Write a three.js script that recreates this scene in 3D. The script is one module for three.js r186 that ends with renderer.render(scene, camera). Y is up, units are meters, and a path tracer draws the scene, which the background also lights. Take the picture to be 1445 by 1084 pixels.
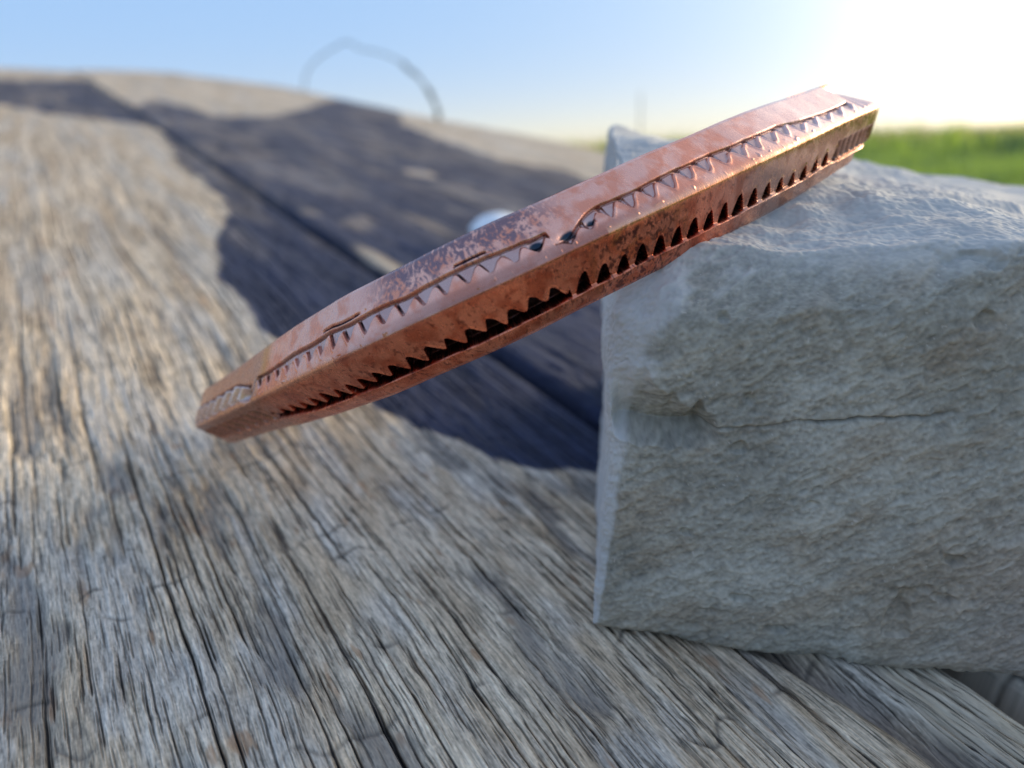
import * as THREE from 'three';
import { mergeGeometries } from 'three/addons/utils/BufferGeometryUtils.js';

// ---------------------------------------------------------------- camera, sky, sun, exposure
const scene = new THREE.Scene();
const V = (x, y, z) => new THREE.Vector3(x, y, z);
const MM = 0.001;
const EYE = V(0, 0.36, 0);
const camera = new THREE.PerspectiveCamera(53, 4 / 3, 0.004, 3000);
camera.position.copy(EYE);
camera.quaternion.setFromRotationMatrix(new THREE.Matrix4().makeBasis(V(0.9993, -0.0357, 0.0109), V(0.0373, 0.9558, -0.2917), V(0, 0.2919, 0.9564)));
camera.focus = 0.060;
camera.userData.fStop = 22;
scene.add(camera);

const SUN = V(0.84, 0.20, -0.50).normalize();
{
  const W = 1024, H = 512, data = new Float32Array(W * H * 4);
  const mix = (a, b, t) => a + (b - a) * t;
  const zen = [0.32, 0.42, 0.64], mid = [0.26, 0.50, 0.84], hor = [0.92, 0.82, 0.54];
  for (let j = 0; j < H; j++) for (let i = 0; i < W; i++) {
    const el = ((j + 0.5) / H - 0.5) * Math.PI, az = ((i + 0.5) / W - 0.5) * 2 * Math.PI;
    const y = Math.sin(el), x = Math.cos(el) * Math.cos(az), z = Math.cos(el) * Math.sin(az);
    const up = Math.max(0, y), cs = x * SUN.x + y * SUN.y + z * SUN.z;
    const ang = Math.acos(Math.min(1, Math.max(-1, cs))) * 180 / Math.PI;
    const tz = 1 - Math.exp(-up / 0.42), th = Math.exp(-up / 0.06);
    const wide = Math.exp(-Math.pow(ang / 32, 1.8)), tight = Math.exp(-Math.pow(ang / 17.5, 1.9)), half = 0.5 + 0.5 * cs;
    const k = (j * W + i) * 4;
    const gw = [1.05, 0.90, 0.56], gt = [9.5, 7.8, 5.2];
    for (let c = 0; c < 3; c++) {
      let v = mix(mid[c], zen[c], tz);
      v = mix(v, hor[c] * (0.75 + 0.3 * half), th * (0.5 + 0.5 * half));
      data[k + c] = v + gw[c] * wide + gt[c] * tight;
    }
    if (y < 0) { data[k] = 0.30; data[k + 1] = 0.32; data[k + 2] = 0.22; }
    data[k + 3] = 1;
  }
  const sky = new THREE.DataTexture(data, W, H, THREE.RGBAFormat, THREE.FloatType);
  sky.mapping = THREE.EquirectangularReflectionMapping; sky.minFilter = sky.magFilter = THREE.LinearFilter; sky.needsUpdate = true;
  scene.background = sky; scene.environment = sky;
}
const sun = new THREE.DirectionalLight(new THREE.Color(1, 0.82, 0.58), 1.5);
sun.position.copy(SUN).multiplyScalar(20).add(V(0, 0.3, 0)); sun.target.position.set(0, 0.3, -0.2);
sun.castShadow = true; sun.shadow.radius = 40;
Object.assign(sun.shadow.camera, { left: -2, right: 2, top: 2, bottom: -2, near: 1, far: 60 }); sun.shadow.mapSize.set(2048, 2048);
scene.add(sun, sun.target);

const renderer = new THREE.WebGLRenderer({ antialias: true });
renderer.setSize(1024, 768);
renderer.toneMapping = THREE.LinearToneMapping;
renderer.toneMappingExposure = 1.25;
renderer.shadowMap.enabled = true;

// ---------------------------------------------------------------- helpers
function rng(seed) { let a = seed >>> 0; return () => { a = (a + 0x6D2B79F5) | 0; let t = Math.imul(a ^ (a >>> 15), 1 | a); t = (t + Math.imul(t ^ (t >>> 7), 61 | t)) ^ t; return ((t ^ (t >>> 14)) >>> 0) / 4294967296; }; }
const TAB = new Float32Array(65536); { const r = rng(7); for (let i = 0; i < 65536; i++) TAB[i] = r(); }
const h1 = (i) => TAB[Math.imul(i, 40503) & 65535];
function n2(x, y) {                                   // value noise, 0..1
  const xi = Math.floor(x), yi = Math.floor(y); let fx = x - xi, fy = y - yi;
  fx = fx * fx * (3 - 2 * fx); fy = fy * fy * (3 - 2 * fy);
  const a = xi * 7919 + yi * 104729 | 0;
  const p = TAB[(a ^ (a >> 13)) & 65535], b1 = a + 7919 | 0, q = TAB[(b1 ^ (b1 >> 13)) & 65535];
  const c1 = a + 104729 | 0, r = TAB[(c1 ^ (c1 >> 13)) & 65535], d1 = c1 + 7919 | 0, s = TAB[(d1 ^ (d1 >> 13)) & 65535];
  return p + (q - p) * fx + (r - p + (p - q - r + s) * fx) * fy;
}
function n3(x, y, z) {
  const zi = Math.floor(z); let fz = z - zi; fz = fz * fz * (3 - 2 * fz);
  const a = n2(x + zi * 37.31, y + zi * 17.77), b = n2(x + (zi + 1) * 37.31, y + (zi + 1) * 17.77);
  return a + (b - a) * fz;
}
const clamp = (v, a = 0, b = 1) => v < a ? a : v > b ? b : v;
const sstep = (a, b, v) => { const t = clamp((v - a) / (b - a)); return t * t * (3 - 2 * t); };
const lerp3 = (a, b, t) => [a[0] + (b[0] - a[0]) * t, a[1] + (b[1] - a[1]) * t, a[2] + (b[2] - a[2]) * t];
const fbm3 = (x, y, z, o = 4) => { let s = 0, a = 0.5, t = 0; for (let i = 0; i < o; i++) { s += a * n3(x, y, z); t += a; a *= 0.5; x = x * 2.03 + 11.3; y = y * 2.03 + 5.1; z = z * 2.03 + 8.7; } return s / t; };
const fbm2 = (x, y, o = 4) => { let s = 0, a = 0.5, t = 0; for (let i = 0; i < o; i++) { s += a * n2(x, y); t += a; a *= 0.5; x = x * 2.03 + 11.3; y = y * 2.03 + 5.1; } return s / t; };
function shade(o) { o.traverse((m) => { if (m.isMesh) { m.castShadow = true; m.receiveShadow = true; } }); return o; }
function tag(o, name, label, category, group) { o.name = name; o.userData.label = label; if (category) o.userData.category = category; if (group) o.userData.group = group; scene.add(shade(o)); return o; }
function struct(o, name, label) { o.name = name; o.userData.kind = 'structure'; if (label) o.userData.label = label; scene.add(shade(o)); return o; }
function gridIndex(nu, nv, flip) {                     // nu columns by nv rows of vertices, row-major
  const idx = new Uint32Array((nu - 1) * (nv - 1) * 6); let k = 0;
  for (let j = 0; j < nv - 1; j++) for (let i = 0; i < nu - 1; i++) {
    const a = j * nu + i, b = a + 1, c = a + nu, d = c + 1;
    if (flip) { idx[k++] = a; idx[k++] = c; idx[k++] = b; idx[k++] = b; idx[k++] = c; idx[k++] = d; }
    else { idx[k++] = a; idx[k++] = b; idx[k++] = c; idx[k++] = b; idx[k++] = d; idx[k++] = c; }
  }
  return idx;
}
function geo(pos, idx, uv, col) {
  const g = new THREE.BufferGeometry();
  g.setAttribute('position', new THREE.BufferAttribute(pos, 3));
  if (uv) g.setAttribute('uv', new THREE.BufferAttribute(uv, 2));
  if (col) g.setAttribute('color', new THREE.BufferAttribute(col, 3));
  g.setIndex(new THREE.BufferAttribute(idx, 1)); g.computeVertexNormals(); return g;
}
function byteTex(data, w, h, srgb, wrap = THREE.MirroredRepeatWrapping) {
  const t = new THREE.DataTexture(data, w, h, THREE.RGBAFormat, THREE.UnsignedByteType);
  t.magFilter = THREE.LinearFilter; t.minFilter = THREE.LinearFilter; t.wrapS = t.wrapT = wrap;
  if (srgb) t.colorSpace = THREE.SRGBColorSpace; t.needsUpdate = true; return t;
}
const enc = (v) => { v = clamp(v); return Math.round(255 * (v <= 0.0031308 ? v * 12.92 : 1.055 * Math.pow(v, 1 / 2.4) - 0.055)); };

// the tilted top of the timber: x across the grain, y up off the wood, z towards the camera's end (mm)
const WN = V(0.09856, 0.9895, 0.10568), WG = V(-0.5013, 0.14111, -0.85369), WR = V(0.85964, -0.03116, -0.50995);
const WOOD0 = EYE.clone().addScaledVector(WN, -48 * MM);
const onWood = (lat, along, up = 0) => WOOD0.clone().addScaledVector(WR, lat * MM).addScaledVector(WG, along * MM).addScaledVector(WN, up * MM);
const WOODQ = new THREE.Quaternion().setFromRotationMatrix(new THREE.Matrix4().makeBasis(WR, WN, WG.clone().negate()));

// ---------------------------------------------------------------- ground
{
  const N = 220, pos = [], col = [], rad = [];
  for (let i = 0; i < N; i++) rad.push(0.02 * Math.pow(2500 / 0.02, i / (N - 1)));
  const M = 96, P = new Float32Array(N * M * 3), C = new Float32Array(N * M * 3), U = new Float32Array(N * M * 2);
  for (let i = 0; i < N; i++) for (let j = 0; j < M; j++) {
    const a = j / (M - 1) * Math.PI * 2, r = rad[i], x = r * Math.cos(a), z = r * Math.sin(a), k = i * M + j;
    P.set([x, (n2(x * 1.3, z * 1.3) - 0.5) * 0.03 * sstep(0.6, 2, r) - r * r * 2e-8, z], k * 3); U.set([x, z], k * 2);
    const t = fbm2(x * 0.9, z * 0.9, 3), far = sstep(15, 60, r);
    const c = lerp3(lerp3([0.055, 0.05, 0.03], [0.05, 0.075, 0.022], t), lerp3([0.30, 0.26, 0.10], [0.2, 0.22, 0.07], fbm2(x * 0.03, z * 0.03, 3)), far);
    C.set(c, k * 3);
  }
  const m = new THREE.MeshStandardMaterial({ vertexColors: true, roughness: 1 });
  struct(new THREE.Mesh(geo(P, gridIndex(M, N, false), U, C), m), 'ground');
}

// ---------------------------------------------------------------- weathered timber
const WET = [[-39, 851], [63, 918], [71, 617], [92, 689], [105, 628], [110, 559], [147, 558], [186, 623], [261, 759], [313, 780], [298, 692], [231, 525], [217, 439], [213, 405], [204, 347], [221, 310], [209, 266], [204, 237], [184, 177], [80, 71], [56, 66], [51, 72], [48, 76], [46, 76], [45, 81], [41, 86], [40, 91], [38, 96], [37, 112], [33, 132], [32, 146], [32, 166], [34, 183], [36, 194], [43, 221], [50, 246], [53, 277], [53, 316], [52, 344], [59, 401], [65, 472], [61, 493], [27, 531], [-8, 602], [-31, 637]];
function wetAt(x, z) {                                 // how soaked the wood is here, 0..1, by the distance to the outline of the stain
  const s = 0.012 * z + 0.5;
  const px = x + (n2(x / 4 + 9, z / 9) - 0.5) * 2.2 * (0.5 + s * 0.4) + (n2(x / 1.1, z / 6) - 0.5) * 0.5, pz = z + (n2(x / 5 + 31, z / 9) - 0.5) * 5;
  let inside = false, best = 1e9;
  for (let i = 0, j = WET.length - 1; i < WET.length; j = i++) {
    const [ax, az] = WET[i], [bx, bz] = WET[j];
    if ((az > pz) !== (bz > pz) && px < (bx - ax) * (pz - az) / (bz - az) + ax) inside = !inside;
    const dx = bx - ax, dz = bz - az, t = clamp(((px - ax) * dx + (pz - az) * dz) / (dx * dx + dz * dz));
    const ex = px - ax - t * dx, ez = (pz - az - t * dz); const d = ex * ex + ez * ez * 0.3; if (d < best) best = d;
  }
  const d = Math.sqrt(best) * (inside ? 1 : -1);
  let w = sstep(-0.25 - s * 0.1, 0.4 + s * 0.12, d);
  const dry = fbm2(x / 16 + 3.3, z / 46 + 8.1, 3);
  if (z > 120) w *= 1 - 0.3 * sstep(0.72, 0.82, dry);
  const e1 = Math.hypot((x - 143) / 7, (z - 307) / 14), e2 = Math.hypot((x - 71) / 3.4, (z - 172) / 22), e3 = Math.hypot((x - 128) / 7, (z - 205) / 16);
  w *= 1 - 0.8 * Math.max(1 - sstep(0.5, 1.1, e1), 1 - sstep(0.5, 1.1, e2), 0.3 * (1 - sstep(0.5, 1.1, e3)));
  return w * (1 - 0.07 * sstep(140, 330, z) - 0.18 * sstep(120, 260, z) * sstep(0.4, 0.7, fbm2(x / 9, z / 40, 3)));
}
function makeWood(seed, groove) {
  const S = seed * 57.3;
  const strand = (x, z) => x + (n2(z / 60 + S, x / 30) - 0.5) * 2.6 + (n2(z / 14 + S + 5, x / 5) - 0.5) * 0.5 + (n2(z / 4 + S, x / 1.6) - 0.5) * 0.17 + (n2(z / 1.4 + S, x / 0.8) - 0.5) * 0.07;
  const at = (x, z, fine) => {
    const w = strand(x, z), o = {};
    const f4 = n2(w / 2.6 + S, z / 60 + S), f3 = n2(w / 0.75 + S, z / 16), f2 = n2(w / 0.3 + S, z / 5), f1 = fine ? n2(w / 0.15 + S, z / 2.0) : 0.5, f0 = fine ? n2(w / 0.085 + S, z / 0.7) : 0.5;
    let fis = 0;
    for (let L = 0; L < (fine ? 4 : 3); L++) {
      const sp = [4.6, 1.6, 0.62, 0.3][L], k0 = Math.floor(w / sp + L * 0.37);
      for (let k = k0 - 1; k <= k0 + 1; k++) {
        const c = (k - L * 0.37 + 0.5 + (h1(k * 13 + L * 101 + seed) - 0.5) * 0.9) * sp;
        const len = [50, 17, 7, 2.6][L], a = sstep([0.44, 0.49, 0.52, 0.54][L], [0.66, 0.72, 0.78, 0.78][L], n2(k * 7.13 + L * 31 + S, z / len + h1(k + 77 * L) * 50));
        if (a <= 0) continue;
        const wd = [0.075, 0.062, 0.048, 0.04][L] * (0.35 + 0.65 * a), d = Math.abs(w - c) / wd;
        if (d < 2.4) fis = Math.max(fis, a * [1, 0.85, 0.6, 0.42][L] * Math.exp(-d * d));
      }
    }
    const tr = (() => { const row = (z + (n2(x / 2.2 + S, z / 30) - 0.5) * 3.5) / 6.5, k = Math.floor(row), c = k + 0.3 + 0.4 * h1(k * 5 + seed * 3); const a = sstep(0.64, 0.84, n2(x / 3.0 + k * 9.7 + S, k * 3.3)); return a * Math.exp(-Math.pow((row - c) * 6.5 / 0.28, 2)); })();
    const zs = z < 100 ? z : 100 + (z - 100) * 0.3, hol = fbm2(w / 4.2 + S + 40, zs / 13 + 3, 4), dark = sstep(0.54, 0.74, hol) * (1 - 0.75 * sstep(90, 160, z)); o.zs = zs;
    o.fis = fis; o.tr = tr; o.dark = dark; o.f1 = f1; o.f2 = f2; o.f3 = f3; o.f4 = f4; o.f0 = f0;
    o.h = 0.16 * (f4 - 0.5) + 0.12 * (f3 - 0.5) + 0.11 * (f2 - 0.5) + 0.11 * (f1 - 0.5) + 0.07 * (f0 - 0.5) - 0.8 * fis - 0.16 * tr - 0.35 * dark + 0.5 * (fbm2(x / 22 + S, z / 60, 3) - 0.5);
    if (groove) {
      const gx = 51.5 + 4.0 * sstep(42, 14, z) + (n2(z / 9, 3) - 0.5) * 1.1, gd = Math.exp(-Math.pow((x - gx) / 1.5, 2)) * sstep(62, 40, z);
      const g2 = Math.exp(-Math.pow((x - 45.5 - (n2(z / 7, 9) - 0.5)) / 0.9, 2)) * sstep(60, 44, z) * 0.5;
      o.h -= 1.7 * gd + 0.8 * g2; o.gr = gd + 0.6 * g2; o.edge = sstep(56.0, 60, x + (n2(z / 5, 1) - 0.5) * 2) * sstep(50, 24, z);
    } else { o.gr = 0; o.edge = 0; }
    return o;
  };
  return at;
}
const woodA = makeWood(1, true), woodB = makeWood(2, false);
function woodTextures(at, x0, x1, z0, z1, W, H) {
  const C = new Uint8Array(W * H * 4), B = new Uint8Array(W * H * 4), R = new Uint8Array(W * H * 4);
  const l0 = Math.log(z0), l1 = Math.log(z1);
  for (let j = 0; j < H; j++) {
    const z = Math.exp(l0 + (l1 - l0) * (j + 0.5) / H);
    for (let i = 0; i < W; i++) {
      const x = x0 + (x1 - x0) * (i + 0.5) / W, o = at(x, z, z < 260), k = (j * W + i) * 4;
      const zs = o.zs, tone = n2(x / 11 + 3, zs / 33), t2 = fbm2(x / 2.4 + 50, zs / 8, 4), blue = sstep(0.48, 0.72, fbm2(x / 4.5 + 9, zs / 14 + 4, 4));
      let c = lerp3([0.65, 0.53, 0.385], [0.51, 0.385, 0.255], sstep(0.3, 0.75, t2));
      c = lerp3(c, [0.52, 0.495, 0.45], blue * 0.55);
      const fib = 0.97 + 0.60 * (o.f1 - 0.5) + 0.34 * (o.f2 - 0.5) + 0.20 * (o.f3 - 0.5) + 0.24 * (tone - 0.5) + 0.66 * (o.f0 - 0.5) + (z < 200 ? 0.30 * (n2(x / 0.13, z / 0.22) - 0.5) + 0.22 * sstep(0.80, 0.95, n2(x / 0.2 + 50, z / 0.5)) : 0);
      c = c.map((v) => v * fib);
      const rust = sstep(0.74, 0.86, fbm2(x / 1.5 + 70, zs / 5 + 20, 3)); c = lerp3(c, [0.40, 0.20, 0.085], rust * 0.55);
      c = lerp3(c, [0.15, 0.14, 0.135], o.dark * 0.6);
      c = lerp3(c, [0.72, 0.60, 0.42], o.edge * 0.7 * (0.5 + 0.5 * o.f2));
      c = lerp3(c, [0.15, 0.115, 0.10], clamp(o.gr) * 0.6);
      c = lerp3(c, [0.10, 0.085, 0.07], o.tr * 0.6);
      c = lerp3(c, [0.042, 0.036, 0.034], clamp(o.fis * 1.2));
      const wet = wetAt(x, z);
      c = lerp3(c, [c[0] * 0.035, c[1] * 0.05 + 0.004, c[2] * 0.13 + 0.020], wet);  // damp darkens the wood; bluish sky reflection is put into the colour
      C[k] = enc(c[0]); C[k + 1] = enc(c[1]); C[k + 2] = enc(c[2]); C[k + 3] = 255;
      const hb = Math.round(255 * clamp((o.h + 1.6) / 2.4)); B[k] = B[k + 1] = B[k + 2] = hb; B[k + 3] = 255;
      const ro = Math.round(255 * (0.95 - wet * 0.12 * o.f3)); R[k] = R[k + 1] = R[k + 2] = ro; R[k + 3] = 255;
    }
  }
  return new THREE.MeshStandardMaterial({ map: byteTex(C, W, H, true), bumpMap: byteTex(B, W, H), bumpScale: 0.0017, roughnessMap: byteTex(R, W, H), roughness: 1, metalness: 0 });
}
{
  const slab = new THREE.Group(); slab.position.copy(WOOD0); slab.quaternion.copy(WOODQ);
  const board = (at, mat, xa, xb, nx, nz, zfar, tx0, tx1, tz1, edgeLeft, edgeRight, endAt) => {
    const THICK = 42, zs = [], l0 = Math.log(12), l1 = Math.log(tz1);
    for (let i = 0; i < 14; i++) zs.push(-260 + 272 * i / 14);
    for (let j = 0; j < nz; j++) zs.push(12 * Math.pow(zfar / 12, j / (nz - 1)));
    const xs = xa, skirt = 6, nX = xs.length + 2 * skirt, nZ = zs.length + skirt;
    const P = new Float32Array(nX * nZ * 3), U = new Float32Array(nX * nZ * 2);
    for (let j = 0; j < nZ; j++) for (let i = 0; i < nX; i++) {
      const jj = Math.min(j, zs.length - 1), sj = Math.max(0, j - zs.length + 1), z0 = zs[jj];
      let ii = clamp(i - skirt, 0, xs.length - 1), si = i < skirt ? skirt - i : Math.max(0, i - skirt - xs.length + 1);
      let x = xs[ii]; const end = endAt(x, z0); let z = z0;
      const xmin = end.xmin ?? xs[0]; if (end.xmax !== undefined) x = xmin + (x - xs[0]) * (end.xmax - xmin) / (xs[xs.length - 1] - xs[0]);
      if (end.zscale !== undefined && z > 300) z = 300 + (z - 300) * end.zscale;
      let h = at(x, Math.max(1, z), false).h;
      const eL = x - xmin, eR = (end.xmax ?? xs[xs.length - 1]) - x, eE = zfar * (end.zscale ?? 1) - z;
      const rr = (e, r) => e < r ? r - Math.sqrt(Math.max(0, r * r - (r - e) * (r - e))) : 0;
      if (edgeLeft) h -= rr(eL, edgeLeft); if (edgeRight) h -= rr(eR, edgeRight); h -= rr(eE, 7) * 0.8;
      const sk = Math.max(si, sj); if (sk) h = -THICK * Math.pow(sk / skirt, 1.4) - 2.2;
      const k = j * nX + i; P[k * 3] = x * MM; P[k * 3 + 1] = h * MM; P[k * 3 + 2] = -z * MM;
      U[k * 2] = (x - tx0) / (tx1 - tx0); U[k * 2 + 1] = z > 12 ? (Math.log(z) - l0) / (l1 - l0) : (z - 12) / 12 / (l1 - l0);
    }
    return new THREE.Mesh(geo(P, gridIndex(nX, nZ, false), U), mat);
  };
  const lin = (a, b, n) => Array.from({ length: n }, (_, i) => a + (b - a) * i / (n - 1));
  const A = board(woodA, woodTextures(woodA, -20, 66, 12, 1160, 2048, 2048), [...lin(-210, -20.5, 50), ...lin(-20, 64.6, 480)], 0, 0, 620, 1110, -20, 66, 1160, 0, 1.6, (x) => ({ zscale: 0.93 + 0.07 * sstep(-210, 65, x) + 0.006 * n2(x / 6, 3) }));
  A.name = 'board'; slab.add(A);
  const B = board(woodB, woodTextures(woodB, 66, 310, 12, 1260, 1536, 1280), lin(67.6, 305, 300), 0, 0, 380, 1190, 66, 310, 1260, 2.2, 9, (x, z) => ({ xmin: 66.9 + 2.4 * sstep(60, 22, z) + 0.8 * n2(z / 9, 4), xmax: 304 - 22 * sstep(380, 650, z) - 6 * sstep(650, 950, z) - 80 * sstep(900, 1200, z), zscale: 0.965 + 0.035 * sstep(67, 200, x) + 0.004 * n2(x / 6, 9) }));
  B.name = 'board_001'; slab.add(B);
  const bm = new THREE.MeshStandardMaterial({ color: new THREE.Color(0.16, 0.135, 0.105), roughness: 0.95 });
  for (const [zc, yb] of [[60, -0.30], [900, -0.42]]) {
    const len = 0.40, hh = 0.30, g = new THREE.BoxGeometry(0.46, hh, 0.12, 12, 8, 4), p = g.attributes.position;
    for (let i = 0; i < p.count; i++) p.setXYZ(i, p.getX(i) + (n3(p.getY(i) * 30, p.getZ(i) * 30, 3) - 0.5) * 0.006, p.getY(i), p.getZ(i) + (n3(p.getX(i) * 30, p.getY(i) * 12, 8) - 0.5) * 0.006);
    g.computeVertexNormals();
    const m = new THREE.Mesh(g, bm); m.position.set(0.05, -0.046 - hh / 2, -zc * MM); m.name = zc < 100 ? 'support_block' : 'support_block_001'; slab.add(m);
  }
  tag(slab, 'wood_slab', 'weathered grey slab of two cracked boards with dark damp stain, under the stone', 'wood slab');
}

// ---------------------------------------------------------------- the stone
{
  const SX = V(0.99039, -0.10789, 0.08655), SY = WN, SZ = V(-0.09704, -0.09613, 0.99063);   // along the front face, up, towards the camera
  const W0 = onWood(38.35 + 0.55, 42.75 - 1.6);
  const seg = (...a) => { const o = [a[0][0]]; for (const [s, e, d] of a) { const n = Math.max(1, Math.round((e - s) / d)); for (let i = 1; i <= n; i++) o.push(s + (e - s) * i / n); } return o; };
  const xs = seg([-2, 40, 0.115], [40, 96, 1.2]), ys = seg([0, 40.4, 0.115]), zs = seg([0, 14, 0.13], [14, 62, 0.3]);   // z = back from the front face
  const facets = [];
  const cut = (nx, ny, nz, px, py, pz) => { const l = Math.hypot(nx, ny, nz); facets.push([nx / l, ny / l, nz / l, (nx * px + ny * py + nz * pz) / l]); };
  // chips off the edges: outward normal (x right, y up, z back), a point on the chip
  cut(-0.55, 0.5, -0.62, 1.5, 32.8, 2.5);
  cut(-0.15, 0.72, -0.65, 8, 35.2, 4.0);
  cut(0.25, 0.55, -0.8, 26, 36.8, 1.2);
  cut(-0.12, 0.98, -0.14, 20, 37.9, 10); cut(0.12, 0.30, -0.95, 25, 33, 0.75); cut(0.45, 0.72, -0.52, 31.5, 37.2, 2.5);
  cut(0.075, 1, 0.02, 24, 38.2, 34);
  cut(0.0, -0.6, -0.8, 27, 0.5, 0.1);
  cut(0, 0.7, 0.8, 20, 38, 61); cut(0.9, 0.5, 0, 95, 34, 30);
  const B0 = [-2, 0, 0], B1 = [96, 40.4, 62];
  const place = (x, y, z, out) => {
    const R = 1.0 + (0.5 * sstep(3, 10, y) + 3.6 * sstep(14, 29, y)) * (1 - 0.85 * sstep(12, 26, z)), p = [x, y, z], q = p.map((v, i) => clamp(v, B0[i] + R, B1[i] - R)); let d = [p[0] - q[0], p[1] - q[1], p[2] - q[2]]; const dl = Math.hypot(...d) || 1; d = d.map((v) => v / dl);
    let a = q[0] + d[0] * R + (0.055 * z * (1 - sstep(6, 26, y)) - 0.7 * sstep(14, 26, y)) * sstep(30, 0, x), b = q[1] + d[1] * R, c = q[2] + d[2] * R;
    for (let f = 0; f < facets.length; f++) { const [nx, ny, nz, o] = facets[f]; const wob = (fbm3(a / 6 + f * 7, b / 6, c / 6, 2) - 0.5) * 1.6; const s = nx * a + ny * b + nz * c - o - wob; if (s > -0.4) { const t = s > 0.4 ? s : (s + 0.4) * (s + 0.4) / 1.6; a -= nx * t; b -= ny * t; c -= nz * t; d[0] += nx * clamp(s, 0, 1) * 1.5; d[1] += ny * clamp(s, 0, 1) * 1.5; d[2] += nz * clamp(s, 0, 1) * 1.5; } }
    const l2 = Math.hypot(...d) || 1; d = d.map((v) => v / l2);
    // fractured relief, drawn out along the bedding that runs up to the right
    const u = (a * 0.82 + b * 0.57), v = (-a * 0.57 + b * 0.82);
    const top = sstep(0.45, 0.8, d[1]);
    const big = fbm3(a / 13, b / 13, c / 13, 2) - 0.5, med = fbm3(u / 5.2, v / 2.6, c / 5, 3) - 0.5;
    const ri = 1 - Math.abs(2 * n3(u / 2.3 + 9, v / 1.1, c / 2.2) - 1), fi = n3(u / 0.9, v / 0.42, c / 0.8), f0 = n3(u / 0.34, v / 0.2, c / 0.3);
    let h = 1.5 * big + 0.62 * med + 0.15 * (ri - 0.5) + 0.15 * (fi - 0.5) + 0.15 * (f0 - 0.5);
    h += top * (0.9 * (fbm3(a / 9, b / 9, c / 2.6, 3) - 0.5) + 0.30 * (n3(a / 4.5, b, c / 0.9) - 0.5));
    let crack = 0, chip = 0, push = 0;
    if (d[2] < -0.05) {                                    // front face: a chip at the left edge, its lip running on as a hairline crack
      const yl = 21.2 + 0.17 * Math.max(-1, a - 3) + (n2(a / 2.4, 3) - 0.5) * 0.4 + (n2(a / 0.6, 7) - 0.5) * 0.16;
      const e = sstep(-0.35, -0.85, d[2]) * (1 - sstep(4.4, 6.2, a + (n2(b / 1.5, 2) - 0.5) * 0.6)), dy = b - yl;
      chip = e * (dy > 0 ? Math.max(0, 1 - dy / (1.2 + 4.6 * (1 - clamp((a + 1) / 7)) + (n2(a / 0.7, 6) - 0.5) * 1.4)) : Math.max(0, 1 + dy / (1.1 + 0.5 * n2(a / 0.8, 2))));
      push = 3.3 * chip;
      if (a > 4.4 && a < 26) crack = Math.exp(-Math.pow((b - yl) / 0.115, 2)) * (0.45 + 0.55 * sstep(0.3, 0.6, n2(a / 2, 4))) * (1 - sstep(19, 26, a));
      h -= 0.42 * crack;
      const pit = sstep(0.76, 0.84, fbm3(a / 3.2 + 20, b / 2.0, 5, 2)); h -= 0.5 * pit;
    }
    out.x = a + d[0] * h; out.y = b + d[1] * h; out.z = c + d[2] * h + push; out.crack = crack; out.chip = chip; out.fi = fi; out.f0 = f0; out.med = med; out.ri = ri; out.u = u; out.v = v; out.top = top; out.skyLit = clamp(sstep(0.26, 0.58, -d[0] + (fi - 0.5) * 0.25 + med * 0.5) + 0.9 * top);
    if (out.y < 0.05) out.y = 0.05 + 0.04 * out.y;
    const lift = 1.1 * sstep(30, 44, a) * sstep(2, 0, b); out.y += lift;
    return out;
  };
  const o = {}, parts = [];
  const face = (as, bs, f, flip) => {
    const nu = as.length, nv = bs.length, P = new Float32Array(nu * nv * 3), C = new Float32Array(nu * nv * 3), U = new Float32Array(nu * nv * 2);
    for (let j = 0; j < nv; j++) for (let i = 0; i < nu; i++) {
      const [x, y, z] = f(as[i], bs[j]); place(x, y, z, o); const k = j * nu + i;
      P[k * 3] = o.x * MM; P[k * 3 + 1] = o.y * MM; P[k * 3 + 2] = -o.z * MM;
      const t = fbm3(x / 8 + 3, y / 8, z / 8, 3), warm = sstep(0.48, 0.68, fbm3(o.u / 7 + 30, o.v / 4, z / 6, 3));
      let c = lerp3([0.305, 0.287, 0.240], [0.38, 0.358, 0.302], sstep(0.35, 0.65, t));
      c = lerp3(c, [0.31, 0.25, 0.18], warm * 0.55);
      c = lerp3(c, [0.29, 0.235, 0.195], 0.7 * sstep(20, 40, x) * sstep(26, 8, y));
      const g = 0.72 + 0.34 * o.fi + 0.46 * (o.f0 - 0.5) + 0.26 * o.med + 0.12 + 0.30 * (n3(x / 0.17, y / 0.17, z / 0.17) - 0.5); c = c.map((v) => v * clamp(g, 0.35, 1.5));
      const d1 = Math.abs((y - 16.5) - 0.85 * (x - 31) + (n2(x / 1.5, y / 1.5) - 0.5) * 0.9), d2 = Math.abs((y - 12.5) - 0.9 * (x - 31.5) + (n2(x, y + 9) - 0.5) * 0.8);
      const scr = (Math.exp(-d1 * d1 / 0.05) * sstep(26, 29, x) + Math.exp(-d2 * d2 / 0.03) * sstep(27, 30, x)) * sstep(0.42, 0.7, n2(x / 0.5, y / 0.5)); c = lerp3(c, [0.5, 0.46, 0.4], clamp(scr) * 0.95);
      c = lerp3(c, [0.60, 0.60, 0.59], o.skyLit * 0.66);  // left edge and top painted paler, standing in for sky light on them
      if (n3(x * 3.1, y * 3.1, z * 3.1) > 0.965) c = lerp3(c, [0.6, 0.55, 0.48], 0.5);
      c = lerp3(c, [0.03, 0.03, 0.032], clamp(o.crack) * 0.6);
      C[k * 3] = c[0]; C[k * 3 + 1] = c[1]; C[k * 3 + 2] = c[2]; U[k * 2] = as[i] * MM; U[k * 2 + 1] = bs[j] * MM;
    }
    parts.push(geo(P, gridIndex(nu, nv, flip), U, C));
  };
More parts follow.
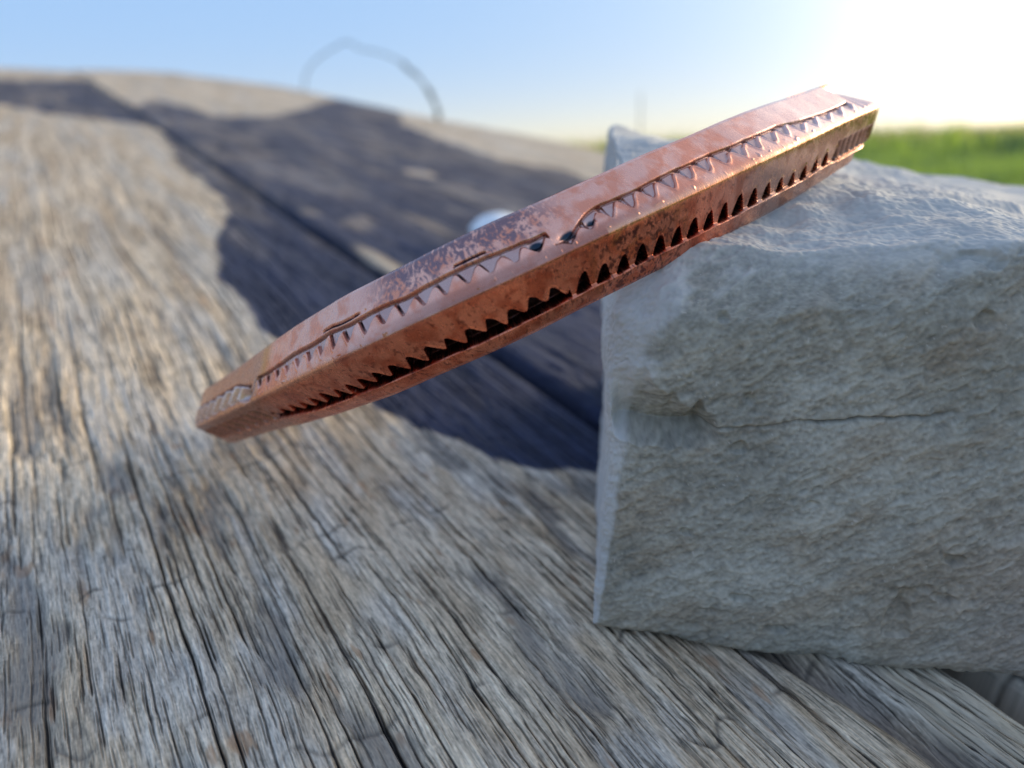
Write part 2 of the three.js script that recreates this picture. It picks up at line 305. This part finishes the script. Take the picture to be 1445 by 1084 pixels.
  const thin = (a, n) => a.filter((_, i) => i % n === 0 || i === a.length - 1);
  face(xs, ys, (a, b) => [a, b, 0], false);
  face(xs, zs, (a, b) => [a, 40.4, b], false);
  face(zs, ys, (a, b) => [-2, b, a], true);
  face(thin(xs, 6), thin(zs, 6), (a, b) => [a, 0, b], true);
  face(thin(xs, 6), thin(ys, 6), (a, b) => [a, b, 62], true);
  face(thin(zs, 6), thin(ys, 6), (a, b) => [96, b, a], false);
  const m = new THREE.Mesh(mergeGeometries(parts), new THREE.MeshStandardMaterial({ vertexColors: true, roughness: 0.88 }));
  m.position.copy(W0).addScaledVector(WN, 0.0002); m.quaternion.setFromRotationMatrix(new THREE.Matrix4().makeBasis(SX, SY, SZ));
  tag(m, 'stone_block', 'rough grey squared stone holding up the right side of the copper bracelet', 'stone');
}

// ---------------------------------------------------------------- the copper cuff bracelet
{
  const BX = V(0.92026, 0.38909, -0.04154), BY = V(-0.3908, 0.90851, -0.14796), BZ = V(-0.01983, 0.1524, 0.98812);
  const ctrl = [[35.2, 91.5], [37.2, 84], [37.9, 78.3], [35.8, 74.4], [32.6, 71.6], [26.5, 67.2], [19.2, 62.4], [8, 56.6], [-3, 53.6], [-13, 56.4], [-20, 61.4], [-26.6, 67.6], [-31.8, 73.0], [-36.2, 77.6], [-39.6, 82.4], [-41.0, 88], [-39.6, 96], [-34, 107], [-18, 115], [-2, 117.5]];
  const curve = new THREE.CatmullRomCurve3(ctrl.map(([l, c]) => V(l, 0, -c)), false, 'centripetal');
  const LEN = curve.getLength(), NS0 = 4000; curve.arcLengthDivisions = NS0; curve.updateArcLengths();
  // arc length of the two places where the stamped lines meet, found by their distance across
  let sJoin = 0, sLeft = 0, sRight = 0; { let b = 1e9, c2 = 1e9, d = 1e9; for (let i = 0; i <= NS0; i++) { const p = curve.getPointAt(i / NS0), s = i / NS0 * LEN; if (Math.abs(p.x - 3.0) < b && p.z > -60) { b = Math.abs(p.x - 3.0); sJoin = s; } if (Math.abs(p.x + 27.0) < c2 && p.z > -75) { c2 = Math.abs(p.x + 27.0); sLeft = s; } if (Math.abs(p.x - 33.5) < d && p.z > -76) { d = Math.abs(p.x - 33.5); sRight = s; } } }
  const PU = 1.86, PL = 1.84, HH = 4.0, DD = 3.1;
  // arc stations: fine where the stamping is seen
  const S = []; { let s = 0; while (s < LEN) { S.push(s); s += s < 3 ? 0.2 : s < 118 && s < sLeft + 26 ? 0.052 : 0.5; } S.push(LEN); }
  const NT = 176, T = []; for (let i = 0; i < NT; i++) T.push(1 - 2 * i / (NT - 1));
  const tooth = (f, sharp) => f < 0.72 ? Math.pow(0.5 - 0.5 * Math.cos(f / 0.72 * Math.PI), sharp * 0.55) : 0.5 + 0.5 * Math.cos((f - 0.72) / 0.28 * Math.PI);
  function relief(s, t, o) {                              // height off the flat face (mm) and what sort of surface it is
    const a = Math.abs(t), q = sJoin - s;                 // q > 0: right of the join, q < 0: left
    const jit = (n2(s * 0.9, t > 0 ? 3 : 9) - 0.5);
    o.pit = 0; o.rec = 0; o.line = 0; o.st = 0; let h = 0;
    const pastL = s - sLeft, pastR = sRight - s;
    if (t > 0) {
      let vl, ve, k;
      if (pastL > 0) {                                    // beyond the left corner: dense slanting strokes
        vl = 0.34 + 0.20 * sstep(0, 5, pastL); const f = (pastL / 2.5 + a * 1.5) % 1;
        const band = sstep(0.10, 0.15, a) * (1 - sstep(vl - 0.03, vl, a));
        const st = Math.exp(-Math.pow((f - 0.5) / 0.22, 2)); o.st = band * st; h = band * (-0.42 + 0.60 * st); o.rec = band * (1 - st);
        o.line = Math.exp(-Math.pow((a - vl) / 0.022, 2)); h -= 0.24 * o.line;
        const pit = Math.exp(-Math.pow((pastL - 1.0) / 1.0, 2)) * Math.exp(-Math.pow((a - 0.2) / 0.12, 2)); h -= 0.9 * pit; o.pit = Math.max(o.pit, sstep(0.5, 0.9, pit)); return h;
      }
      if (pastR > 0) {
        const f = (pastR / 1.05 + a * 0.8) % 1, band = sstep(0.08, 0.12, a) * (1 - sstep(0.80, 0.9, a)), st = Math.exp(-Math.pow((f - 0.5) / 0.2, 2));
        return band * (-0.06 + 0.12 * st) * sstep(0, 0.4, pastR) - 0.16 * sstep(0, 0.15, pastR);
      }
      if (q < 0) { const far = -q; vl = 0.50 - 0.03 * sstep(6, 0, far) - 0.26 * sstep(1, 0, -pastL) - 0.05 * sstep(10, 2, -pastL); k = (far + 0.5) / PU; }
      else { vl = 0.50 - 0.28 * sstep(4.6, 0.2, q) - 0.13 * sstep(20, 32, q); k = (q + 0.9) / (PU * 1.06); }
      vl += (n2(s * 0.35, 5) - 0.5) * 0.045 + (n2(s * 1.3, 8) - 0.5) * 0.012;
      const kk = Math.floor(k), f = k - kk, r1 = h1(kk * 3 + (q < 0 ? 11 : 50)), ff = q < 0 ? 1 - f : f;
      const lo = vl * 0.40, up = vl * (0.36 + 0.16 * r1);
      const g1 = clamp(ff + (r1 - 0.5) * 0.05); ve = lo + up * (g1 < 0.60 ? 0.5 - 0.5 * Math.cos(g1 / 0.60 * Math.PI) : 0.5 + 0.5 * Math.cos((g1 - 0.60) / 0.40 * Math.PI));
      ve += (n2(s * 3.3, t * 3) - 0.5) * 0.03;
      const inRec = sstep(ve - 0.01, ve + 0.05, a) * (1 - sstep(vl - 0.012, vl + 0.004, a));
      const roll = Math.exp(-Math.pow((a - ve + 0.02) / 0.035, 2));
      const deep = q < 0 ? sstep(0.62, 0.95, ff > 0.66 ? 1 - (ff - 0.66) / 0.34 * 0.3 : 0) * sstep(ve + 0.12, ve + 0.03, a) : 0.9 * Math.exp(-Math.pow((ff - 0.93) / 0.16, 2));
      h = -0.20 * inRec - 0.22 * inRec * deep + 0.05 * roll; o.rec = inRec;
      o.pit = inRec * (q < 0 ? sstep(0.35, 0.8, deep) * sstep(0.3, 0.7, r1 + 0.25) : 0);
      o.line = Math.exp(-Math.pow((a - vl) / 0.016, 2)); h -= 0.20 * o.line;
      if (q > -4.5 && q < 4.5) { const pr = Math.exp(-Math.pow((q + 1.1) / 0.75, 2)) * Math.exp(-Math.pow((a - 0.36) / 0.09, 2)) + 0.9 * Math.exp(-Math.pow((q - 1.3) / 0.95, 2)) * Math.exp(-Math.pow((a - 0.25 - q * 0.03) / 0.07, 2)) + 0.8 * Math.exp(-Math.pow((q - 3.6) / 0.6, 2)) * Math.exp(-Math.pow((a - 0.33) / 0.06, 2)); h -= 0.45 * pr; o.pit = Math.max(o.pit, sstep(0.4, 0.75, pr)); }
      // gouge marks above the line, left of the join
      const gz = a - vl - 0.075 - 0.02 * jit, gd = Math.exp(-Math.pow(gz / 0.020, 2)), zone = q < 0 ? sstep(-15.8, -16.6, q) * sstep(-24, -22.8, q) + sstep(-4.0, -4.5, q) * sstep(-8.6, -8.0, q) : 0;
      const gouge = gd * zone * sstep(0.3, 0.42, n2(s * 0.85, 21)); h -= 0.3 * gouge; o.pit = Math.max(o.pit, sstep(0.35, 0.6, gouge));
    } else {
      let ve, vlip, k, f, r1, depth = 0.75;
      if (pastL > 0) {
        f = (pastL / 2.2 + a * 1.3) % 1; const band = sstep(0.20, 0.28, a) * (1 - sstep(0.66, 0.76, a)), st = Math.exp(-Math.pow((f - 0.5) / 0.25, 2));
        h = -0.75 * band * st; o.rec = band * st; o.pit = band * st * 0.9; return h;
      }
      if (pastR > -3.5) {
        f = ((pastR + 3.5) / 1.0 + a * 0.6) % 1; const band = sstep(0.36, 0.42, a) * (1 - sstep(0.68, 0.74, a)), st = Math.exp(-Math.pow((f - 0.5) / 0.27, 2));
        h = -0.7 * band * st; o.pit = band * st * sstep(9, 2, pastR); o.rec = o.pit; const lipg = Math.exp(-Math.pow((a - 0.75) / 0.02, 2)); o.line = lipg * 0.6; return h - 0.3 * lipg;
      }
      if (q < 0) { k = (-q + 0.4) / PL; const kk = Math.floor(k); f = 1 - (k - kk); r1 = h1(kk * 7 + 5); const nearL = sstep(7, 1, -pastL); vlip = 0.715 - 0.09 * nearL; ve = 0.45 - 0.04 * nearL + (0.18 + 0.05 * r1 - 0.06 * nearL) * tooth(clamp(f + (r1 - 0.5) * 0.06), 2.0); }
      else { k = (q + 0.2) / (PL * 0.97); const kk = Math.floor(k); f = 1 - (k - kk); r1 = h1(kk * 7 + 105); vlip = 0.695 - 0.02 * sstep(10, 30, q) + 0.03 * sstep(4, 0, q); ve = 0.42 + 0.05 * r1 + 0.33 * tooth(clamp(f + (r1 - 0.5) * 0.05), 2.6) + 0.03 * sstep(12, 30, q); }
      ve += (n2(s * 4.1, 33) - 0.5) * 0.02 + (n2(s * 0.5, 44) - 0.5) * 0.05; vlip += (n2(s * 0.4, 55) - 0.5) * 0.03;
      const inRec = sstep(ve - 0.008, ve + 0.032, a) * (1 - sstep(vlip - 0.012, vlip + 0.016, a));
      const roll = Math.exp(-Math.pow((a - ve + 0.02) / 0.03, 2)) * (a < vlip ? 1 : 0);
      h = -depth * inRec + 0.04 * roll + 0.26 * sstep(vlip - 0.004, vlip + 0.02, a) * (1 - 0.7 * sstep(vlip + 0.03, 1, a)); o.rec = inRec; o.pit = inRec * (0.55 + 0.45 * sstep(0.0, 0.08, vlip - a));
      o.line = Math.exp(-Math.pow((a - vlip - 0.012) / 0.012, 2)) * 0.4;
    }
    return h;
  }
  const taperAt = (s) => 1.06 - 0.24 * sstep(sLeft - 14, sLeft + 14, s) - 0.14 * sstep(sRight + 14, sRight - 6, s);
  const botAt = (s) => { const e = sRight - s; return e <= 0 ? 1 : 1 - 0.2 * sstep(0, 0.35, e) - 0.26 * sstep(1, 11, e); };
  const scratch = (s, t) => (fbm2(s * 0.8, t * 3, 2) - 0.5) * 0.035 + (n2(s * 0.2 + 3, 1) - 0.5) * 0.16 + 0.10 * sstep(0.84, 0.93, n2(s * 3.1 + 7, t * 13)) * Math.exp(-Math.pow((t - 0.09) / 0.05, 2));
  const NS = S.length, P = new Float32Array(NS * NT * 3), C = new Float32Array(NS * NT * 3), U = new Float32Array(NS * NT * 2), REC = new Float32Array(NS * NT), o = {};
  const frame = (s) => { const u = clamp(s / LEN), p = curve.getPointAt(u), tg = curve.getTangentAt(u); return { p, out: V(tg.z, 0, -tg.x) }; };
  { const f0 = frame(sJoin); if (f0.out.z < 0) throw new Error('bracelet faces the wrong way'); }
  for (let i = 0; i < NS; i++) {
    const s = S[i], F = frame(s), taper = taperAt(s), bot = botAt(s), DE = DD * (1 + 0.55 * sstep(0, 3, sRight - s));
    const fine = s < sLeft + 26;
    for (let j = 0; j < NT; j++) {
      const t = Math.max(T[j], -bot), a = Math.abs(t), ra = Math.sqrt(a * a + 0.005) - 0.0707, drop = (t > 0 ? DE : DD) * ra + 0.22 * Math.pow(sstep(0.93, 1, a), 2);
      let nx = HH, ny = (t > 0 ? DE : DD) * t / Math.sqrt(a * a + 0.005); const nl = Math.hypot(nx, ny); nx /= nl; ny /= nl;
      let h = fine ? relief(s, t, o) : (o.pit = o.rec = o.line = o.st = 0, 0); h += scratch(s, t);
      const ox = (-drop * Math.min(1, taper) + nx * h), my = HH * t * taper + ny * h, k = i * NT + j;
      P[k * 3] = (F.p.x + F.out.x * ox) * MM; P[k * 3 + 1] = my * MM; P[k * 3 + 2] = (F.p.z + F.out.z * ox) * MM;
      U[k * 2] = s / 10; U[k * 2 + 1] = t * 0.5; REC[k] = o.pit;
      // colours of the copper: bright, tarnished, heat-stained; shade in the stamped hollows painted in
      const q = sJoin - s, wx = s + (fbm2(s * 0.9 + 60, t * 4, 2) - 0.5) * 0.9, wy = t + (fbm2(s * 0.9 + 90, t * 4 + 30, 2) - 0.5) * 0.2, nA = fbm2(wx * 0.9, wy * 4 + 7, 5), nB = fbm2(wx * 5.2 + 40, wy * 19, 4), nC = fbm2(wx * 0.45 + 11, wy * 1.8, 3);
      let c = [0.95, 0.50, 0.38];
      c = lerp3(c, [0.86, 0.34, 0.22], sstep(0.35, 0.68, nA));
      if (t > 0) {
        const tn = sstep(-17.5, -12, q) * sstep(4, -1.5, q) * sstep(0.40, 0.56, t);        // grey-violet tarnish on the upper face, left of the join
        c = lerp3(c, [0.27, 0.175, 0.19], tn * sstep(0.36, 0.60, nB * 0.62 + nA * 0.20 + 0.18 * sstep(0.5, 0.95, t)));
        c = lerp3(c, [0.94, 0.74, 0.70], 0.75 * sstep(17, 30, q)); const ye = Math.exp(-Math.pow((s - sLeft + 2.2) / 1.1, 2)) * sstep(0.3, 0.6, t + nB * 0.3 - 0.1); c = lerp3(c, [0.62, 0.36, 0.12], ye * 0.75);  // right end whitened: glancing sky reflection put into the colour; then a yellow spot
        const bw = sstep(-2.2, -0.8, s - sLeft); c = lerp3(c, [0.50, 0.30, 0.22], bw * 0.75);
        c = lerp3(c, [0.34, 0.16, 0.13], sstep(0.26, 0.14, t) * sstep(0.02, 0.1, t + nA * 0.1) * sstep(-21, -8, q) * sstep(14, 2, q) * 0.6);
      } else {
        c = lerp3([0.92, 0.30, 0.17], [0.66, 0.165, 0.085], sstep(0.38, 0.66, nA));
        c = lerp3(c, [0.20, 0.05, 0.035], 0.7 * sstep(0.60, 0.74, nB));
        const fl = sstep(1.5, 4, q) * sstep(13, 8, q); c = lerp3(c, lerp3([0.56, 0.23, 0.08], [0.86, 0.22, 0.10], sstep(0.46, 0.58, nC)), fl * sstep(0.42, 0.6, nA) * 0.85);
        c = lerp3(c, [0.14, 0.05, 0.04], fl * sstep(0.5, 0.62, nB) * 0.8);
        const rt = sstep(12, 22, q); c = lerp3(c, lerp3([0.66, 0.42, 0.32], [0.46, 0.26, 0.18], sstep(0.4, 0.65, nA)), rt * 0.85);
        const lf = sstep(sLeft - 4, sLeft + 1, s); c = lerp3(c, [0.56, 0.34, 0.26], lf * 0.6);
      }
      const rg = Math.exp(-Math.pow(t / 0.07, 2)); c = lerp3(c, q > 4 ? [0.95, 0.50, 0.30] : q > -20 ? [0.34, 0.15, 0.12] : [0.80, 0.42, 0.26], rg * 0.6);
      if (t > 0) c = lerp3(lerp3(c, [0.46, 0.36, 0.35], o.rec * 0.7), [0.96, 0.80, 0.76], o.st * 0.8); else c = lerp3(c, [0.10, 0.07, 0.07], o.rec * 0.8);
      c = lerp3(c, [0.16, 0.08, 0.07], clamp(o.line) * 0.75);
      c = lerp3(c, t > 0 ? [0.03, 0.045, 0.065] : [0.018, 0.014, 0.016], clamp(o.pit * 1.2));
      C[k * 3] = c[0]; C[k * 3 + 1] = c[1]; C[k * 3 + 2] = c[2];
    }
  }
  // normals of the whole face, so that its pieces meet without a seam
  const N = geo(P, gridIndex(NT, NS, true), U, C).attributes.normal.array;
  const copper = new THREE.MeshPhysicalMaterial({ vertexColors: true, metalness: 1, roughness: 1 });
  { const W = 1024, H = 256, R = new Uint8Array(W * H * 4), B = new Uint8Array(W * H * 4);
    for (let j = 0; j < H; j++) for (let i = 0; i < W; i++) { const k = (j * W + i) * 4, v = 0.09 + 0.24 * fbm2(i / 23, j / 9, 4) + 0.06 * n2(i / 2, j / 2); R[k] = R[k + 1] = R[k + 2] = Math.round(255 * clamp(v)); R[k + 3] = 255; const b = 0.5 * fbm2(i / 7, j / 5, 3) + 0.5 * n2(i / 1.5, j / 30); B[k] = B[k + 1] = B[k + 2] = Math.round(255 * b); B[k + 3] = 255; }
    copper.roughnessMap = byteTex(R, W, H); copper.bumpMap = byteTex(B, W, H); copper.bumpScale = 0.000010; }
  function piece(i0, i1, j0, j1) {
    const nu = j1 - j0 + 1, nv = i1 - i0 + 1, g = new THREE.BufferGeometry(), p = new Float32Array(nu * nv * 3), n = new Float32Array(nu * nv * 3), c = new Float32Array(nu * nv * 3), u = new Float32Array(nu * nv * 2);
    for (let i = 0; i < nv; i++) { const a = ((i0 + i) * NT + j0), b = i * nu; p.set(P.subarray(a * 3, (a + nu) * 3), b * 3); n.set(N.subarray(a * 3, (a + nu) * 3), b * 3); c.set(C.subarray(a * 3, (a + nu) * 3), b * 3); u.set(U.subarray(a * 2, (a + nu) * 2), b * 2); }
    g.setAttribute('position', new THREE.BufferAttribute(p, 3)); g.setAttribute('normal', new THREE.BufferAttribute(n, 3)); g.setAttribute('color', new THREE.BufferAttribute(c, 3)); g.setAttribute('uv', new THREE.BufferAttribute(u, 2));
    g.setIndex(new THREE.BufferAttribute(gridIndex(nu, nv, true), 1)); return new THREE.Mesh(g, copper);
  }
  const cuff = new THREE.Group(); cuff.position.copy(EYE); cuff.quaternion.setFromRotationMatrix(new THREE.Matrix4().makeBasis(BX, BY, BZ));
  const jAt = (t) => Math.round((1 - t) / 2 * (NT - 1)), iAt = (s) => { let k = 0; while (k < NS - 1 && S[k] < s) k++; return k; };
  const j1 = jAt(0.51), j2 = jAt(0.10), j3 = jAt(-0.44), j4 = jAt(-0.75);
  const iEnd = iAt(sLeft + 26);
  const named = (m, n, parent = cuff, label) => { m.name = n; if (label) m.userData.label = label; parent.add(m); return m; };
  named(piece(0, iEnd, 0, j1), 'upper_face'); named(piece(0, iEnd, j2, j3), 'ridge'); named(piece(0, iEnd, j4, NT - 1), 'lower_rim');
  named(piece(iEnd, NS - 1, 0, NT - 1), 'band_back');
  const strip = (ja, jb, per, name) => {
    const cuts = [0, iAt(2.5)]; let s = 2.5 + per; while (s < sLeft + 9) { cuts.push(iAt(s)); s += per; } cuts.push(iEnd);
    const host = named(piece(cuts[0], cuts[1], ja, jb), name); let n = 0;
    for (let k = 1; k < cuts.length - 1; k++) named(piece(cuts[k], cuts[k + 1], ja, jb), n ? 'tooth_' + String(n).padStart(3, '0') : 'tooth', host), n++;
  };
  strip(j1, j2, PU, 'upper_stamped_border'); strip(j3, j4, PL, 'lower_stamped_border');
  // inner side and the two ends
  { const si = []; for (let s = 0; s < LEN; s += 0.5) si.push(s); si.push(LEN); const nt = 15, q = new Float32Array(si.length * nt * 3), u = new Float32Array(si.length * nt * 2), c = new Float32Array(si.length * nt * 3);
    si.forEach((s, i) => { const F = frame(s), taper = taperAt(s); for (let j = 0; j < nt; j++) { const t = 1 - 2 * j / (nt - 1), a = Math.abs(t), k = i * nt + j, ox = -(DD * (Math.sqrt(1.005) - 0.0707) + 0.22) * taper - (a > 0.99 ? 0 : 0.35 * Math.sqrt(1 - a * a * 0.98) + 0.12); q[k * 3] = (F.p.x + F.out.x * ox) * MM; q[k * 3 + 1] = HH * taper * Math.max(t, -botAt(s)) * MM; q[k * 3 + 2] = (F.p.z + F.out.z * ox) * MM; u[k * 2] = s / 10; u[k * 2 + 1] = t * 0.5; c.set([0.78, 0.44, 0.34], k * 3); } });
    named(new THREE.Mesh(geo(q, gridIndex(nt, si.length, false), u, c), copper), 'inner_face');
    for (const [s, i, fl, nm] of [[0, 0, true, 'terminal'], [LEN, si.length - 1, false, 'terminal_001']]) {
      const ring = []; const I = s === 0 ? 0 : NS - 1; for (let j = 0; j < NT; j += 5) ring.push(V(P[(I * NT + j) * 3], P[(I * NT + j) * 3 + 1], P[(I * NT + j) * 3 + 2])); for (let j = nt - 2; j > 0; j--) ring.push(V(q[(i * nt + j) * 3], q[(i * nt + j) * 3 + 1], q[(i * nt + j) * 3 + 2]));
      const F = frame(s), tg = curve.getTangentAt(s ? 1 : 0).multiplyScalar(s ? 1 : -1), ctr = ring.reduce((a, b) => a.add(b), V(0, 0, 0)).multiplyScalar(1 / ring.length).addScaledVector(tg, 0.9 * MM);
      const L = 4, p = [], cc = [], ix = []; for (let l = 0; l <= L; l++) for (const r of ring) { const w = l / L, e = Math.sin(w * Math.PI / 2), v = r.clone().lerp(ctr, 1 - Math.cos(w * Math.PI / 2)); v.copy(r).lerp(ctr, 0).addScaledVector(tg, 0.9 * MM * e).lerp(ctr, (1 - Math.cos(w * Math.PI / 2))); p.push(v.x, v.y, v.z); cc.push(0.82, 0.48, 0.38); }
      const n = ring.length; for (let l = 0; l < L; l++) for (let k = 0; k < n; k++) { const a = l * n + k, b = l * n + (k + 1) % n, c2 = a + n, d = b + n; if (fl) ix.push(a, b, c2, b, d, c2); else ix.push(a, c2, b, b, c2, d); }
      named(new THREE.Mesh(geo(new Float32Array(p), new Uint32Array(ix), new Float32Array(p.length / 3 * 2), new Float32Array(cc)), copper), nm);
    } }
  tag(cuff, 'copper_bracelet', 'tarnished copper cuff bracelet with stamped toothed borders leaning on the stone', 'bracelet');
}

// ---------------------------------------------------------------- pebble behind the bracelet
{
  const g = new THREE.SphereGeometry(1, 64, 40), p = g.attributes.position;
  for (let i = 0; i < p.count; i++) { const v = V(p.getX(i), p.getY(i), p.getZ(i)), k = 1 + (fbm3(v.x * 1.3 + 4, v.y * 1.3, v.z * 1.3, 3) - 0.5) * 0.22; p.setXYZ(i, v.x * 7.6 * k * MM, v.y * 4.5 * k * MM, v.z * 7.5 * k * MM); }
  g.computeVertexNormals();
  const m = new THREE.Mesh(g, new THREE.MeshStandardMaterial({ color: new THREE.Color(0.80, 0.83, 0.86), roughness: 0.4 }));
  m.position.copy(onWood(107.5, 180, 4.4)); m.quaternion.copy(WOODQ); m.rotateY(0.5);
  tag(m, 'pebble', 'small smooth pale bluish-white pebble on the dark wood behind the bracelet', 'pebble');
}

// ---------------------------------------------------------------- arching grass stalk beyond the slab
{
  const pts = [[-0.345, 0, -1.16], [-0.325, 0.16, -1.175], [-0.3108, 0.321, -1.1904], [-0.3013, 0.4016, -1.2151], [-0.2951, 0.452, -1.2304], [-0.2875, 0.4821, -1.2396], [-0.2677, 0.5017, -1.2456], [-0.247, 0.513, -1.249], [-0.2267, 0.5215, -1.2519], [-0.209, 0.511, -1.25], [-0.1902, 0.507, -1.2472], [-0.1537, 0.4935, -1.2431], [-0.1281, 0.4724, -1.2367], [-0.1099, 0.4505, -1.23], [-0.0971, 0.4247, -1.2221], [-0.0945, 0.402, -1.2166]].map((a) => V(a[0] + 0.0, a[1], a[2]));
  const base = pts[0].clone(), cv = new THREE.CatmullRomCurve3(pts.map((p) => p.clone().sub(base)), false, 'centripetal');
  const stalk = new THREE.Group(); stalk.position.copy(base);
  const m = new THREE.MeshStandardMaterial({ color: new THREE.Color(0.13, 0.12, 0.07), roughness: 0.8 });
  const st = new THREE.Mesh(new THREE.TubeGeometry(cv, 160, 0.0011, 8), m); st.name = 'stem'; stalk.add(st);
  const r = rng(5), hs = []; for (let i = 0; i < 46; i++) { const u = 0.86 + 0.14 * r(), p = cv.getPointAt(u), g = new THREE.SphereGeometry(0.0017, 6, 5); g.scale(1, 2.2, 1); g.rotateZ((r() - 0.5) * 1.6); g.rotateX((r() - 0.5) * 1.6); g.translate(p.x + (r() - 0.5) * 0.006, p.y + (r() - 0.5) * 0.006, p.z + (r() - 0.5) * 0.006); hs.push(g); }
  const sh = new THREE.Mesh(mergeGeometries(hs), m); sh.name = 'seed_head'; stalk.add(sh);
  tag(stalk, 'grass_stalk', 'thin dark stalk arching against the sky beyond the slab', 'stalk');
}

// ---------------------------------------------------------------- far pole
{
  const pole = new THREE.Group(); pole.position.set(21.6, 0, -127);
  const m = new THREE.MeshStandardMaterial({ color: new THREE.Color(0.16, 0.15, 0.13), roughness: 0.9 });
  const a = new THREE.Mesh(new THREE.CylinderGeometry(0.085, 0.13, 7.9, 12), m); a.position.y = 3.95; a.name = 'post'; pole.add(a);
  const c = new THREE.Mesh(new THREE.ConeGeometry(0.11, 0.16, 12), m); c.position.y = 7.98; c.name = 'cap'; pole.add(c);
  tag(pole, 'pole', 'faint thin upright pole on the horizon above the left end of the stone', 'pole');
}

// ---------------------------------------------------------------- grass
{
  const r = rng(99);
  const tuft = (nb, h, w, seed) => {
    const q = rng(seed), P = [], ix = [];
    for (let b = 0; b < nb; b++) {
      const a = q() * 6.283, d = q() * w * 4, hh = h * (0.5 + 0.55 * q()), lean = (0.1 + 0.5 * q()) * hh, yaw = q() * 6.283, bx = Math.cos(a) * d, bz = Math.sin(a) * d, k = P.length / 3, lx = Math.cos(yaw), lz = Math.sin(yaw), ww = w * (0.06 + 0.06 * q());
      for (let i = 0; i < 3; i++) { const t = i / 3, wd = ww * (1 - t * 0.6), x = bx + lx * lean * t * t, y = hh * (t - 0.12 * t * t), z = bz + lz * lean * t * t; P.push(x - lz * wd, y, z + lx * wd, x + lz * wd, y, z - lx * wd); }
      P.push(bx + lx * lean, hh * 0.88, bz + lz * lean);
      ix.push(k, k + 1, k + 2, k + 1, k + 3, k + 2, k + 2, k + 3, k + 4, k + 3, k + 5, k + 4, k + 4, k + 5, k + 6);
    }
    return geo(new Float32Array(P), new Uint32Array(ix));
  };
  const mat = new THREE.MeshPhysicalMaterial({ color: 0xffffff, roughness: 0.9, transmission: 0.45, thickness: 0, side: THREE.DoubleSide });
  const heading = Math.atan2(0.545, -0.84);
  const make = (name, label, g, n, fn) => {
    const im = new THREE.InstancedMesh(g, mat, n), M = new THREE.Matrix4(), Q = new THREE.Quaternion(), up = V(0, 1, 0), c = new THREE.Color();
    for (let i = 0; i < n; i++) { const { x, z, s, col } = fn(i); Q.setFromAxisAngle(up, r() * 6.283); M.compose(V(x, -0.01, z), Q, V(s, s * (0.8 + 0.4 * r()), s)); im.setMatrixAt(i, M); im.setColorAt(i, c.setRGB(...col)); }
    im.name = name; im.userData = { kind: 'stuff', label }; scene.add(shade(im));
  };
  const spot = (a0, a1, r0, r1) => { const a = heading + a0 + (a1 - a0) * r(), d = Math.sqrt(r0 * r0 + (r1 * r1 - r0 * r0) * r()); return [Math.sin(a) * d, Math.cos(a) * d, d]; };
  const free = (x, z) => { const dx = x - WOOD0.x, dz = z - WOOD0.z, lat = dx * 0.86 - dz * 0.51, al = -dx * 0.5 - dz * 0.857; return lat < -0.26 || lat > 0.36 || al < -0.32 || al > 1.3; };
  const green = (x, z) => { const t = fbm2(x * 2.1, z * 2.1, 2), u = r(); return lerp3(lerp3([0.03, 0.13, 0.04], [0.50, 0.66, 0.08], sstep(0.3, 0.7, t)), [0.30, 0.38, 0.10], u * 0.4); };
  make('grass', 'green grass blades of the field beyond the stone', tuft(14, 0.26, 0.035, 3), 26000, () => { let x, z, d; do { [x, z, d] = spot(-0.6, 0.5, 0.9, 11); } while (!free(x, z)); return { x, z, s: (0.5 + 0.42 * r()) * (0.8 + 0.5 * n2(x * 2.2, z * 2.2)), col: green(x, z) }; });
  make('grass_around', 'green grass blades around the slab', tuft(12, 0.19, 0.03, 4), 14000, () => { let x, z; do { [x, z] = spot(0.5, 5.68, 0.42, 7); } while (!free(x, z)); return { x, z, s: 0.7 + 0.35 * r(), col: green(x, z) }; });
  make('far_grass', 'yellowish grass at the far side of the field', tuft(16, 0.30, 0.16, 6), 30000, () => { const [x, z, d] = spot(-0.9, 0.6, 10, 75); return { x, z, s: (1.15 + 0.5 * r()) * (0.8 + 0.5 * n2(x * 0.5, z * 0.5)), col: lerp3(green(x, z), [0.80, 0.64, 0.26], sstep(10, 18, d) * (0.6 + 0.4 * r())) }; });
}

scene.fog = new THREE.FogExp2(new THREE.Color(0.95, 0.9, 0.75), 0.0006);
renderer.render(scene, camera);
